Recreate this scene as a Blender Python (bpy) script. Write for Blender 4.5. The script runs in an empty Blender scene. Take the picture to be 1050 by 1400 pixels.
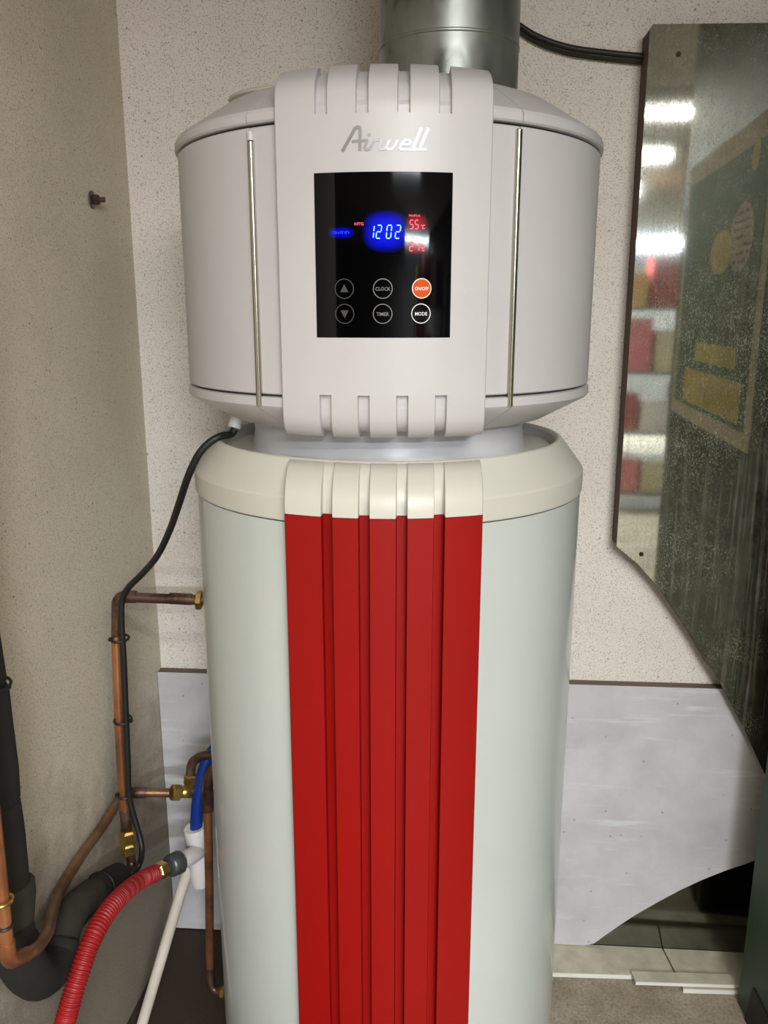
import bpy, bmesh, math, random
from mathutils import Vector, Matrix
random.seed(7)
PI = math.pi
C = bpy.context.scene.collection
S = bpy.context.scene

# ------------------------------------------------------------------ camera
CAMZ = 1.45
FPX = 1127.0
PITCH = math.atan(270.0/FPX)
CP, SP = math.cos(PITCH), math.sin(PITCH)
cd = bpy.data.cameras.new('camera'); cam = bpy.data.objects.new('camera', cd); C.objects.link(cam)
cam.location = (0, 0, CAMZ); cam.rotation_euler = (PI/2-PITCH, 0, 0)
cd.sensor_fit = 'VERTICAL'; cd.sensor_height = 24; cd.lens = 24*FPX/1400; cd.clip_start = .02
S.camera = cam
# ------------------------------------------------------------------ world, exposure, lamp settings
w = bpy.data.worlds.new('world'); S.world = w; w.use_nodes = True
w.node_tree.nodes['Background'].inputs[0].default_value = (.9, .93, 1, 1)
w.node_tree.nodes['Background'].inputs[1].default_value = .05
S.view_settings.view_transform = 'Standard'; S.view_settings.look = 'None'
S.view_settings.exposure = 0.22; S.view_settings.gamma = 1; S.view_settings.use_curve_mapping = False
CEIL = 2.38
# x0, x1, y, z, watts, colour, label
LAMPS = [
 (-.20, 1.05, -.72, CEIL-.05, 30, (1, .96, .88), 1.5, 'fluorescent ceiling lamp nearest the water heater'),
 (-.05, 1.12, -1.75, CEIL-.05, 45, (1, .97, .90), 6, 'warm fluorescent ceiling lamp second from the water heater'),
 (.10, 1.12, -3.05, CEIL-.05, 190, (.84, .92, 1), 8, 'added unseen ceiling lamp third from the water heater'),  # unseen lamp, added to light the heater front and back wall
 (1.15, 3.05, -7.6, CEIL-.07, 600, (.82, .91, 1), 13, 'cool white ceiling lamp at far end of the garage'),
]

# ------------------------------------------------------------------ placing helpers (rays of a 1050x1400 picture to points in the room)
WT = math.tan(math.radians(4.0))       # back wall: y = WY - x*WT
WY = 1.70
LT = .12                               # left wall: x = CX - LT*(CY-y)
CX, CY = -.505, 1.735
def ray(px, py):
    r = (px-525)/FPX; u = (700-py)/FPX
    return Vector((r, CP+SP*u, -SP+CP*u))
O = Vector((0, 0, CAMZ))
def P(px, py, y):
    d = ray(px, py); return O+d*(y/d.y)
def PW(px, py, off=0.0):                # on the back wall, off metres in front of it
    d = ray(px, py); return O+d*((WY-off)/(d.y+d.x*WT))
def PL(px, py, off=0.0):                # on the left wall, off metres to its right
    d = ray(px, py); return O+d*((CX-LT*CY+off)/(d.x-LT*d.y))
def PF(px, py, z=0.0):                  # on the floor
    d = ray(px, py); return O+d*((z-CAMZ)/d.z)

# ------------------------------------------------------------------ materials
def srgb(r, g, b):
    f = lambda c: (c/12.92 if c <= .04045 else ((c+.055)/1.055)**2.4)
    return (f(r/255), f(g/255), f(b/255), 1)
class NT:
    def __init__(s, m): s.t = m.node_tree; s.n = s.t.nodes; s.l = s.t.links; s.b = s.n['Principled BSDF']; s.tc = s.n.new('ShaderNodeTexCoord')
    def noise(s, scale, detail=3, rough=.5, stretch=None):
        n = s.n.new('ShaderNodeTexNoise'); n.inputs['Scale'].default_value = scale; n.inputs['Detail'].default_value = detail
        n.inputs['Roughness'].default_value = rough; s.l.new(s.vec(stretch), n.inputs['Vector']); return n.outputs['Fac']
    def vec(s, stretch=None, rot=None):
        if not stretch and not rot: return s.tc.outputs['Object']
        mp = s.n.new('ShaderNodeMapping'); s.l.new(s.tc.outputs['Object'], mp.inputs['Vector'])
        if stretch: mp.inputs['Scale'].default_value = stretch
        if rot: mp.inputs['Rotation'].default_value = rot
        return mp.outputs['Vector']
    def voro(s, scale):
        n = s.n.new('ShaderNodeTexVoronoi'); n.inputs['Scale'].default_value = scale; s.l.new(s.vec(), n.inputs['Vector']); return n.outputs['Distance']
    def ramp(s, fac, stops):
        r = s.n.new('ShaderNodeValToRGB'); s.l.new(fac, r.inputs[0]); e = r.color_ramp.elements
        while len(e) < len(stops): e.new(.5)
        for i, (p, c) in enumerate(stops):
            e[i].position = p; e[i].color = c if len(c) == 4 else (*c, 1)
        return r.outputs[0]
    def mix(s, fac, a, b, mode='MIX'):
        m = s.n.new('ShaderNodeMix'); m.data_type = 'RGBA'; m.blend_type = mode
        for v, i in ((fac, 0), (a, 6), (b, 7)):
            if hasattr(v, 'is_output'): s.l.new(v, m.inputs[i])
            else: m.inputs[i].default_value = v
        return m.outputs[2]
    def math(s, op, a, b=0.0):
        m = s.n.new('ShaderNodeMath'); m.operation = op
        for v, i in ((a, 0), (b, 1)):
            if hasattr(v, 'is_output'): s.l.new(v, m.inputs[i])
            else: m.inputs[i].default_value = v
        return m.outputs[0]
    def bump(s, h, strength, dist=.002):
        b = s.n.new('ShaderNodeBump'); b.inputs['Strength'].default_value = strength; b.inputs['Distance'].default_value = dist
        s.l.new(h, b.inputs['Height']); s.l.new(b.outputs[0], s.b.inputs['Normal'])
    def col(s, o): s.l.new(o, s.b.inputs['Base Color'])
def W_(v): return (v, v, v, 1)
def mat(name, c, rough=.5, metal=0.0, var=.06, vscale=6, bump=0, bscale=200, emit=None, estr=1, coat=0, spec=None):
    m = bpy.data.materials.new(name); m.use_nodes = True; t = NT(m)
    t.b.inputs['Base Color'].default_value = c; t.b.inputs['Roughness'].default_value = rough; t.b.inputs['Metallic'].default_value = metal
    if coat: t.b.inputs['Coat Weight'].default_value = coat; t.b.inputs['Coat Roughness'].default_value = .05
    if spec is not None: t.b.inputs['Specular IOR Level'].default_value = spec
    if var:
        d = tuple(x*(1-var) for x in c[:3])+(1,); e = tuple(min(1, x*(1+var)) for x in c[:3])+(1,)
        t.col(t.ramp(t.noise(vscale, 4), [(.3, d), (.7, e)]))
    if bump: t.bump(t.noise(bscale, 2), bump)
    if emit: t.b.inputs['Emission Color'].default_value = emit; t.b.inputs['Emission Strength'].default_value = estr
    return m

def mat_wall(name, base, dark, speck, grime_shade=None):
    m = bpy.data.materials.new(name); m.use_nodes = True; t = NT(m); t.b.inputs['Roughness'].default_value = .85
    b = t.ramp(t.noise(2.2, 5, .6), [(.3, dark), (.62, base)])
    fine = t.noise(400, 2, .6)
    b2 = t.mix(t.ramp(fine, [(.35, W_(1)), (.45, W_(0))]), b, speck)
    v = t.ramp(t.voro(62), [(.07, W_(1)), (.16, W_(0))])
    msk = t.ramp(t.noise(24, 3, .7), [(.50, W_(0)), (.60, W_(.75))])
    if grime_shade:                                   # dirt low on the wall, with heater and pipe shade painted in
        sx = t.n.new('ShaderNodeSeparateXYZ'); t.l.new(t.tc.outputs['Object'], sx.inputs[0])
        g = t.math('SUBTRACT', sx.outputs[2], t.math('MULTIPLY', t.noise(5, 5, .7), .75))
        b2 = t.mix(t.ramp(g, [(.0, W_(.75)), (.30, W_(0))]), b2, grime_shade)
    vm = t.math('MULTIPLY', v, msk)
    t.col(t.mix(vm, b2, srgb(92, 78, 70)))
    t.bump(t.noise(230, 4, .7), .55, .003)
    return m
M = {}
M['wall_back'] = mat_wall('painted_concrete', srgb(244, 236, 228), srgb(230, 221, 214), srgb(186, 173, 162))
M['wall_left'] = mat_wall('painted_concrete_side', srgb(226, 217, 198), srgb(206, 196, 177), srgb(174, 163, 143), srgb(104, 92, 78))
M['wall_far'] = mat('far_wall_paint', srgb(105, 102, 96), .8)
M['ceiling'] = mat('ceiling_paint', srgb(205, 200, 190), .85)
def mat_floor():
    m = bpy.data.materials.new('stained_concrete_floor'); m.use_nodes = True; t = NT(m); t.b.inputs['Roughness'].default_value = .75
    b = t.ramp(t.noise(9, 6, .7), [(.3, srgb(134, 122, 104)), (.7, srgb(180, 168, 148))])
    b = t.mix(t.ramp(t.noise(160, 3, .7), [(.35, W_(.5)), (.55, W_(0))]), b, srgb(92, 80, 64))
    b = t.mix(t.ramp(t.voro(45), [(.05, W_(.8)), (.10, W_(0))]), b, srgb(190, 180, 160))
    # damp brown stain in the corner left of the heater (x < about -0.2)
    sx = t.n.new('ShaderNodeSeparateXYZ'); t.l.new(t.tc.outputs['Object'], sx.inputs[0])
    e = t.math('ADD', sx.outputs[0], t.math('MULTIPLY', t.noise(7, 3), .25))
    dm = t.ramp(e, [(.0, W_(1)), (.22, W_(0))])
    t.col(t.mix(dm, b, srgb(56, 43, 33)))
    t.bump(t.noise(120, 4, .7), .5, .003)
    return m
M['floor'] = mat_floor()
M['head'] = mat('warm_white_plastic', srgb(199, 196, 198), .38, var=.015)
M['cap'] = mat('cream_plastic', srgb(207, 205, 195), .38, var=.015)
M['neck'] = mat('glossy_white_plastic', srgb(206, 206, 210), .34, var=.01)
M['enamel'] = mat('white_enamelled_steel', srgb(198, 204, 200), .22, var=.02, vscale=3, coat=.3)
M['red'] = mat('red_plastic', srgb(148, 9, 5), .5, var=.04, spec=.25)
M['seam'] = mat('dark_seam', srgb(60, 58, 56), .8)
M['chrome'] = mat('polished_trim', srgb(186, 184, 170), .18, 1.0, var=.05)
M['logo'] = mat('silver_logo', srgb(152, 150, 153), .34, .45, var=.02)
M['glass'] = mat('black_display_glass', srgb(3, 3, 4), .05, var=0, spec=.18)
M['ring'] = mat('grey_print', srgb(122, 122, 122), .4, var=0)
M['ringdim'] = mat('dim_grey_print', srgb(66, 66, 66), .4, var=0)
M['ringwhite'] = mat('white_print', srgb(235, 235, 235), .4, var=0)
M['orange'] = mat('orange_print', srgb(206, 84, 0), .5, var=.02, spec=.15)
M['blueled'] = mat('blue_digit', (.2, .5, 1, 1), .5, var=0, emit=(.22, .62, 1, 1), estr=1.1)
M['bluedim'] = mat('dim_blue_digit', (0, .05, .6, 1), .5, var=0, emit=(.02, .06, .9, 1), estr=.8)
M['redled'] = mat('red_digit', (.9, .05, .1, 1), .5, var=0, emit=(1, .10, .16, 1), estr=1.0)
def mat_glow(name, c, sx, sz, k=1.0):
    m = bpy.data.materials.new(name); m.use_nodes = True; t = NT(m)
    t.b.inputs['Base Color'].default_value = (.001, .001, .0015, 1); t.b.inputs['Roughness'].default_value = .05; t.b.inputs['Specular IOR Level'].default_value = .18
    uv = t.n.new('ShaderNodeSeparateXYZ'); t.l.new(t.tc.outputs['UV'], uv.inputs[0])
    def sq(o):
        a = t.math('MULTIPLY', t.math('SUBTRACT', o, .5), 2.0); return t.math('POWER', t.math('ABSOLUTE', a), 2.6)
    g = t.math('MAXIMUM', t.math('SUBTRACT', 1.0, t.math('ADD', sq(uv.outputs[0]), sq(uv.outputs[1]))), 0.0)
    g = t.math('POWER', g, 1.5)
    t.b.inputs['Emission Color'].default_value = c
    t.l.new(t.math('MULTIPLY', g, k), t.b.inputs['Emission Strength']); return m
M['blueglow'] = mat_glow('blue_backlight', (.005, .01, 1, 1), 1, 1, .85)
M['redglow'] = mat_glow('red_backlight', (1, .005, .02, 1), 1, 1, .28)
M['blueglow2'] = mat_glow('dim_blue_backlight', (.0, .0, 1, 1), 1, 1, .55)
def mat_galv():
    m = bpy.data.materials.new('galvanised_steel'); m.use_nodes = True; t = NT(m); t.b.inputs['Metallic'].default_value = .75
    a = t.ramp(t.noise(14, 3, .55, (1, 1, .6)), [(.42, srgb(96, 100, 96)), (.48, srgb(132, 136, 132)), (.70, srgb(158, 162, 158))])
    t.col(a); t.l.new(t.ramp(t.noise(14, 3, .55, (1, 1, .6)), [(.4, W_(.26)), (.6, W_(.42))]), t.b.inputs['Roughness'])
    t.bump(t.noise(9, 3), .12, .01)
    return m
M['galv'] = mat_galv()
M['rubber'] = mat('black_rubber', srgb(26, 25, 24), .5, var=.1)
M['foam'] = mat('dark_foam_insulation', srgb(27, 24, 20), .9, var=.25, vscale=14, bump=.3, bscale=90)
M['foam2'] = mat('worn_foam_insulation', srgb(46, 43, 34), .9, var=.35, vscale=22, bump=.4, bscale=70)
def mat_copper(name, a, b, c, sc=11):
    m = bpy.data.materials.new(name); m.use_nodes = True; t = NT(m); t.b.inputs['Metallic'].default_value = .7; t.b.inputs['Roughness'].default_value = .38
    t.col(t.ramp(t.noise(sc, 4, .6), [(.35, a), (.52, b), (.68, c)])); t.bump(t.noise(90, 3), .15, .002); return m
M['copper'] = mat_copper('copper', srgb(120, 82, 62), srgb(184, 118, 76), srgb(196, 140, 100), 7)
M['copperdark'] = mat_copper('tarnished_copper', srgb(74, 58, 50), srgb(120, 88, 74), srgb(132, 112, 106), 24)
M['copperdull'] = mat_copper('dull_copper', srgb(110, 82, 62), srgb(140, 106, 78), srgb(150, 124, 98), 16)
M['brass'] = mat('brass', srgb(190, 160, 90), .3, .9, var=.18, vscale=40)
M['greyfit'] = mat('grey_metal_fitting', srgb(92, 96, 96), .4, .6, var=.2, vscale=60)
M['redhose'] = mat('red_hose', srgb(152, 20, 25), .5, var=.12, vscale=30)
M['pvc'] = mat('white_pvc', srgb(226, 222, 220), .4, var=.04)
M['pvcold'] = mat('aged_white_pvc', srgb(206, 196, 182), .5, var=.12, vscale=16)
M['blue'] = mat('blue_plastic', srgb(14, 54, 138), .4, var=.12)
def mat_board():
    m = bpy.data.materials.new('scuffed_grey_board'); m.use_nodes = True; t = NT(m); t.b.inputs['Roughness'].default_value = .55
    b = t.ramp(t.noise(6, 6, .65), [(.3, srgb(186, 182, 184)), (.6, srgb(206, 202, 204))])
    b = t.mix(t.ramp(t.noise(4, 5, .7, (1, 1, 9)), [(.56, W_(0)), (.68, W_(.6))]), b, srgb(226, 226, 228))
    b = t.mix(t.ramp(t.voro(26), [(.04, W_(.7)), (.08, W_(0))]), b, srgb(128, 118, 116))
    t.col(b); t.bump(t.noise(40, 4), .1, .002); return m
M['board'] = mat_board()
M['boardedge'] = mat('brown_board_edge', srgb(112, 96, 84), .8, var=.1)
def mat_sheet():
    m = bpy.data.materials.new('scuffed_mirror_steel'); m.use_nodes = True; t = NT(m)
    t.b.inputs['Metallic'].default_value = 1
    t.col(t.ramp(t.noise(7, 4, .6), [(.3, srgb(150, 155, 152)), (.7, srgb(178, 180, 172))]))
    t.b.inputs['Roughness'].default_value = .045
    d = t.n.new('ShaderNodeBsdfPrincipled'); d.inputs['Roughness'].default_value = .75
    t.l.new(t.ramp(t.noise(30, 3), [(.3, srgb(118, 112, 84)), (.7, srgb(160, 158, 138))]), d.inputs['Base Color'])
    mx = t.n.new('ShaderNodeMixShader')
    a = t.ramp(t.noise(380, 4, .75, (1, 1, .6)), [(.47, W_(0)), (.60, W_(1))])
    b = t.ramp(t.noise(3.2, 4, .6), [(.38, W_(.22)), (.62, W_(.75))])
    c = t.ramp(t.noise(160, 2, .5, (1, 1, .03)), [(.48, W_(0)), (.70, W_(.28))])
    f = t.math('MAXIMUM', t.math('MULTIPLY', a, b), t.math('ADD', c, .07))
    t.l.new(f, mx.inputs[0]); t.l.new(t.b.outputs[0], mx.inputs[1]); t.l.new(d.outputs[0], mx.inputs[2])
    out = t.n['Material Output']; t.l.new(mx.outputs[0], out.inputs['Surface'])
    t.bump(t.noise(2.5, 2), .05, .01)
    return m
M['sheet'] = mat_sheet()
M['lowsheet'] = mat('dark_glossy_sheet', srgb(118, 118, 108), .10, 1.0, var=.15, vscale=12)
M['sheetback'] = mat('brown_sheet_back', srgb(92, 74, 62), .85, var=.1, vscale=10)
M['green'] = mat('dark_green_paint', srgb(36, 62, 38), .5, var=.12, vscale=5)
M['black'] = mat('black_paint_shade', srgb(14, 14, 13), .6)
M['postergreen'] = mat('poster_green', srgb(70, 104, 68), .7, var=.08)
M['beige'] = mat('beige_plastic', srgb(206, 200, 186), .5)
M['cream'] = mat('poster_cream', srgb(214, 196, 164), .7, var=.05)
M['yellow'] = mat('poster_yellow', srgb(212, 190, 84), .7, var=.06)
M['ink'] = mat('dark_ink', srgb(60, 50, 50), .7)
M['tile'] = mat('aged_white_plank', srgb(190, 184, 164), .5, var=.16, vscale=30)
M['tileedge'] = mat('clean_white_plank', srgb(232, 230, 222), .5, var=.04)
M['boltm'] = mat('rusty_steel', srgb(84, 62, 50), .6, .5, var=.3, vscale=80)
M['lampbody'] = mat('white_lamp_housing', srgb(225, 225, 222), .4)
M['steelgrey'] = mat('grey_shelf_steel', srgb(80, 84, 88), .5, .3)

# ------------------------------------------------------------------ object helpers
def link(name, me, m, parent=None, loc=None):
    o = bpy.data.objects.new(name, me); C.objects.link(o)
    if m is not None: me.materials.append(M[m] if isinstance(m, str) else m)
    if parent is not None: o.parent = parent
    return o
def finish(bm, smooth=True, ang=35, merge=1e-6):
    if merge: bmesh.ops.remove_doubles(bm, verts=bm.verts, dist=merge)
    bmesh.ops.recalc_face_normals(bm, faces=bm.faces)
    me = bpy.data.meshes.new('m'); bm.to_mesh(me); bm.free()
    if smooth:
        me.shade_smooth(); me.set_sharp_from_angle(angle=math.radians(ang))
    return me
def obj(name, bm, m, parent=None, smooth=True, ang=35, merge=1e-6):
    return link(name, finish(bm, smooth, ang, merge), m, parent)
def tag(o, label=None, cat=None, group=None, kind=None):
    if label: o['label'] = label
    if cat: o['category'] = cat
    if group: o['group'] = group
    if kind: o['kind'] = kind
    return o
def thing(name, label, cat, loc=(0, 0, 0), group=None):
    o = bpy.data.objects.new(name, None); C.objects.link(o); o.location = loc; o.empty_display_size = .05
    return tag(o, label, cat, group)
def reparent(o):                                   # children were built in world space
    for c in o.children: c.matrix_parent_inverse = Matrix.Translation(o.location).inverted()
def box(bm, x0, y0, z0, x1, y1, z1, bev=0):
    r = bmesh.ops.create_cube(bm, size=1)
    v = r['verts']
    for q in v: q.co = Vector(((x0+x1)/2+q.co.x*(x1-x0), (y0+y1)/2+q.co.y*(y1-y0), (z0+z1)/2+q.co.z*(z1-z0)))
    if bev:
        e = list({e for q in v for e in q.link_edges})
        bmesh.ops.bevel(bm, geom=e, offset=bev, segments=2, affect='EDGES')
    return v
def prism(bm, pts, off):                           # polygon extruded by a vector
    off = Vector(off); a = [bm.verts.new(p) for p in pts]; b = [bm.verts.new(Vector(p)+off) for p in pts]
    n = len(a)
    bm.faces.new(a); bm.faces.new(b[::-1])
    for i in range(n): bm.faces.new((a[i], b[i], b[(i+1) % n], a[(i+1) % n]))
def ringsweep(bm, poly, a0, a1, n, cx, cy):        # closed (r,z) polygon swept about the vertical axis; angle 0 looks at the camera
    full = abs((a1-a0)-2*PI) < 1e-6
    rows = []
    for i in range(n if full else n+1):
        a = a0+(a1-a0)*i/n
        rows.append([bm.verts.new((cx+r*math.sin(a), cy-r*math.cos(a), z)) for r, z in poly])
    m = len(poly); k = len(rows)
    for i in range(k if full else k-1):
        A, B = rows[i], rows[(i+1) % k]
        for j in range(m):
            try: bm.faces.new((A[j], A[(j+1) % m], B[(j+1) % m], B[j]))
            except ValueError: pass
    if not full:
        bm.faces.new(rows[0]); bm.faces.new(rows[-1][::-1])
def smoothpath(pts, sub=8):
    pts = [Vector(p) for p in pts]; out = []
    q = [pts[0]*2-pts[1]]+pts+[pts[-1]*2-pts[-2]]
    for i in range(1, len(q)-2):
        for k in range(sub):
            t = k/sub; a, b, c, d = q[i-1], q[i], q[i+1], q[i+2]
            out.append(.5*((2*b)+(c-a)*t+(2*a-5*b+4*c-d)*t*t+(3*b-a-3*c+d)*t**3))
    out.append(pts[-1]); return out
def roundcorners(pts, r, seg=6):                   # straight pipe runs with round bends
    pts = [Vector(p) for p in pts]; out = [pts[0]]
    for i in range(1, len(pts)-1):
        a, b, c = pts[i-1], pts[i], pts[i+1]; u = (a-b); v = (c-b)
        k = min(r, u.length*.45, v.length*.45); p0 = b+u.normalized()*k; p1 = b+v.normalized()*k
        for s in range(seg+1):
            t = s/seg; out.append(p0*(1-t)**2+b*2*t*(1-t)+p1*t*t)
    out.append(pts[-1]); return out
def sweep(bm, path, rad, n=14, caps=True):         # rad: number or list or function of arclength
    path = [Vector(p) for p in path]; L = [0]
    for i in range(1, len(path)): L.append(L[-1]+(path[i]-path[i-1]).length)
    t0 = (path[1]-path[0]).normalized(); up = Vector((0, 0, 1)) if abs(t0.z) < .9 else Vector((1, 0, 0))
    nrm = t0.cross(up).normalized(); rows = []
    for i, p in enumerate(path):
        t = (path[min(i+1, len(path)-1)]-path[max(i-1, 0)]).normalized()
        nrm = (nrm-t*nrm.dot(t)).normalized(); bi = t.cross(nrm)
        r = rad(L[i]) if callable(rad) else (rad[i] if isinstance(rad, list) else rad)
        rows.append([bm.verts.new(p+(nrm*math.cos(2*PI*k/n)+bi*math.sin(2*PI*k/n))*r) for k in range(n)])
    for i in range(len(rows)-1):
        for k in range(n): bm.faces.new((rows[i][k], rows[i][(k+1) % n], rows[i+1][(k+1) % n], rows[i+1][k]))
    if caps: bm.faces.new(rows[0][::-1]); bm.faces.new(rows[-1])
def tube(name, path, rad, m, parent=None, n=14, merge=0):
    bm = bmesh.new(); sweep(bm, path, rad, n); return obj(name, bm, m, parent, ang=50, merge=merge)
def nut(name, a, b, r, m, parent=None, n=6, bands=1):      # hexagonal nut between two points, chamfered ends
    a, b = Vector(a), Vector(b); bm = bmesh.new()
    ps, rs = [], []
    for k in range(bands):
        for t, s in ((.0, .82), (.14, 1), (.86, 1), (1, .82)):
            ps.append(a.lerp(b, (k+t*.98)/bands)); rs.append(r*s)
    sweep(bm, ps, rs, n); return obj(name, bm, m, parent, smooth=False, merge=0)
def hshift(p, dx=0, dy=0, dz=0): return Vector(p)+Vector((dx, dy, dz))

# ------------------------------------------------------------------ the setting
def struct(name, bm, m, **k):
    o = obj(name, bm, m, **k); o['kind'] = 'structure'; return o
XR = 3.2; YF = -9.0
lx = lambda y: CX-LT*(CY-y)
by = lambda x: WY-x*WT
YL = -.45; XL = -4.2                    # the left wall ends behind the camera and the garage widens there
for nm, z, h, m_ in (('floor', 0, -.1, 'floor'), ('ceiling', CEIL, .1, 'ceiling')):
    bm = bmesh.new(); prism(bm, [(XL, YF, z), (XR, YF, z), (XR, by(XR), z), (CX-.02, CY+.02*WT, z), (lx(YL)-.02, YL, z), (XL, YL, z)], (0, 0, h)); struct(nm, bm, m_, smooth=False)
bm = bmesh.new(); prism(bm, [(CX-.15, by(CX-.15), -.1), (XR+.1, by(XR+.1), -.1), (XR+.1, by(XR+.1), CEIL+.1), (CX-.15, by(CX-.15), CEIL+.1)], (WT*.15, .15, 0)); struct('wall_back', bm, 'wall_back', smooth=False)
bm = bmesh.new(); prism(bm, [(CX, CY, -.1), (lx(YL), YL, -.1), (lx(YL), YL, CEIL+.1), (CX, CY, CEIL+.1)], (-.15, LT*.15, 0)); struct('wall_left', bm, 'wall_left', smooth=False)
bm = bmesh.new(); prism(bm, [(XL-.1, YL, -.1), (lx(YL)-.152, YL, -.1), (lx(YL)-.152, YL, CEIL+.1), (XL-.1, YL, CEIL+.1)], (0, .15, 0)); struct('wall_left_return', bm, 'wall_far', smooth=False)
bm = bmesh.new(); prism(bm, [(XL, YF, -.1), (XL, YL+.1, -.1), (XL, YL+.1, CEIL+.1), (XL, YF, CEIL+.1)], (-.15, 0, 0)); struct('wall_left_far', bm, 'wall_far', smooth=False)
bm = bmesh.new(); prism(bm, [(XR, YF, -.1), (XR, by(XR), -.1), (XR, by(XR), CEIL+.1), (XR, YF, CEIL+.1)], (.15, 0, 0)); struct('wall_right', bm, 'wall_far', smooth=False)
bm = bmesh.new(); prism(bm, [(XL-.1, YF, -.1), (XR+.1, YF, -.1), (XR+.1, YF, CEIL+.1), (XL-.1, YF, CEIL+.1)], (0, -.15, 0)); struct('wall_front', bm, 'wall_far', smooth=False)

# ------------------------------------------------------------------ lamps
for i, (x0, x1, y, z, wt, col, es, lab) in enumerate(LAMPS):
    t = thing('ceiling_lamp', lab, 'lamp', ((x0+x1)/2, y, z))
    bm = bmesh.new(); box(bm, x0, y-.06, z, x1, y+.06, CEIL if i < 2 else CEIL, .004); obj('housing', bm, 'lampbody', t)
    em = mat('lamp_diffuser_%d' % i, (.9, .9, .9, 1), .5, var=0, emit=(*col, 1), estr=es)
    bm = bmesh.new(); box(bm, x0+.01, y-.05, z-.03, x1-.01, y+.05, z, .012); obj('diffuser', bm, em, t)
    ld = bpy.data.lights.new('tube_light', 'AREA'); ld.shape = 'RECTANGLE'; ld.size = x1-x0-.04; ld.size_y = .09; ld.energy = wt; ld.color = col
    lo = bpy.data.objects.new('tube_light', ld); C.objects.link(lo); lo.location = ((x0+x1)/2, y, z-.034); lo.parent = t
    reparent(t)

# ------------------------------------------------------------------ WATER HEATER
HX, HY, HR = .0070, 1.29, .30
YAW = -.0267
def hw(x, y, z): return (HX+x*math.cos(YAW)-y*math.sin(YAW), HY+y*math.cos(YAW)+x*math.sin(YAW), z)
Z = lambda z: CAMZ+z
heater = thing('water_heater', 'tall white cylindrical heat pump water heater with red fluted front strip and black display', 'water heater', (HX, HY, 0))
def ring(name, poly, m, a0=-PI, a1=PI, n=96, ang=30, parent=heater):
    bm = bmesh.new(); ringsweep(bm, [(r, Z(z)) for r, z in poly], a0+YAW, a1+YAW, n, HX, HY); return obj(name, bm, m, parent, ang=ang)
# tank
TZ = .045-CAMZ
ring('tank', [(.001, TZ), (.292, TZ), (.298, TZ+.006), (.298, -.2585), (.24, -.2585), (.001, -.2585)], 'enamel')
# the tank skin's overlap seam
bm = bmesh.new(); a = math.radians(-84); ringsweep(bm, [(.2975, .06), (.2995, .06), (.2995, Z(-.26)), (.2975, Z(-.26))], a, a+.012, 2, HX, HY); obj('skin_seam', bm, 'enamel', heater)
for k in range(3):
    a = k*2*PI/3+.5; bm = bmesh.new(); x, y = HX+.22*math.sin(a), HY-.22*math.cos(a)
    sweep(bm, [(x, y, 0), (x, y, .012), (x, y, .047)], [.03, .026, .02], 16); obj('foot', bm, 'rubber', heater)
ring('joint', [(.001, -.2589), (.292, -.2589), (.292, -.2561), (.001, -.2561)], 'seam')
# shoulder cap
ring('shoulder_cap', [(.18, -.256), (.3, -.256), (.3005, -.254), (.3005, -.227), (.299, -.2235), (.267, -.1815), (.264, -.180), (.261, -.1805), (.257, -.184), (.254, -.196), (.18, -.196)], 'cap', ang=14)
# neck
ring('neck', [(.12, -.1965), (.214, -.1965), (.211, -.192), (.207, -.17), (.207, -.140), (.12, -.140)], 'neck')
# head: core, bottom chamfer, side covers, lid
ring('head_core', [(.001, -.138), (.236, -.138), (.2935, -.108), (.2935, .222), (.23, .262), (.001, .262)], 'seam')
G = .0045
A1 = math.radians(32)
secs = [('front', -A1+G, A1-G, 30), ('side', A1, PI-.002, 60), ('side', -PI+.002, -A1, 60)]
for nm, a0, a1, n in secs:
    ring('bottom_rim', [(.18, -.148), (.232, -.148), (.240, -.146), (.2985, -.1145), (.3015, -.111), (.3015, -.1005), (.299, -.0995), (.29, -.0995), (.29, -.112), (.2, -.14), (.18, -.14)], 'head', a0, a1, n, 28)
    dr = -.0012 if nm == 'front' else 0
    ring('front_cover' if nm == 'front' else 'side_cover', [(.290, -.0965), (.2985+dr, -.0965), (.3+dr, -.095), (.3+dr, .2105), (.2985+dr, .212), (.290, .212)], 'head', a0, a1, n, 28)
    ring('lid', [(.29, .215), (.3015, .215), (.3035, .217), (.3035, .225), (.3012, .2295), (.238, .2705), (.22, .277), (.12, .283), (.001, .284), (.001, .27), (.29, .222)], 'head', a0, a1, n, 24)
# silver trims
for s in (-1, 1):
    a = YAW+s*math.radians(31.3); r = .3005; x, y = HX+r*math.sin(a), HY-r*math.cos(a)
    z1 = .197 if s < 0 else .2085
    bm = bmesh.new(); sweep(bm, [(x, y, Z(-.112)), (x, y, Z(-.111)), (x, y, Z(z1-.001)), (x, y, Z(z1))], [.0028, .0042, .0042, .003], 12); tr = obj('trim_strip', bm, 'chrome', heater)
    if s < 0:
        bm = bmesh.new(); sweep(bm, [(x, y, Z(z1+.0005)), (x, y, Z(z1+.010))], .0042, 12); obj('trim_end', bm, 'head', heater)['label'] = 'white plastic end piece above silver trim'
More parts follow.
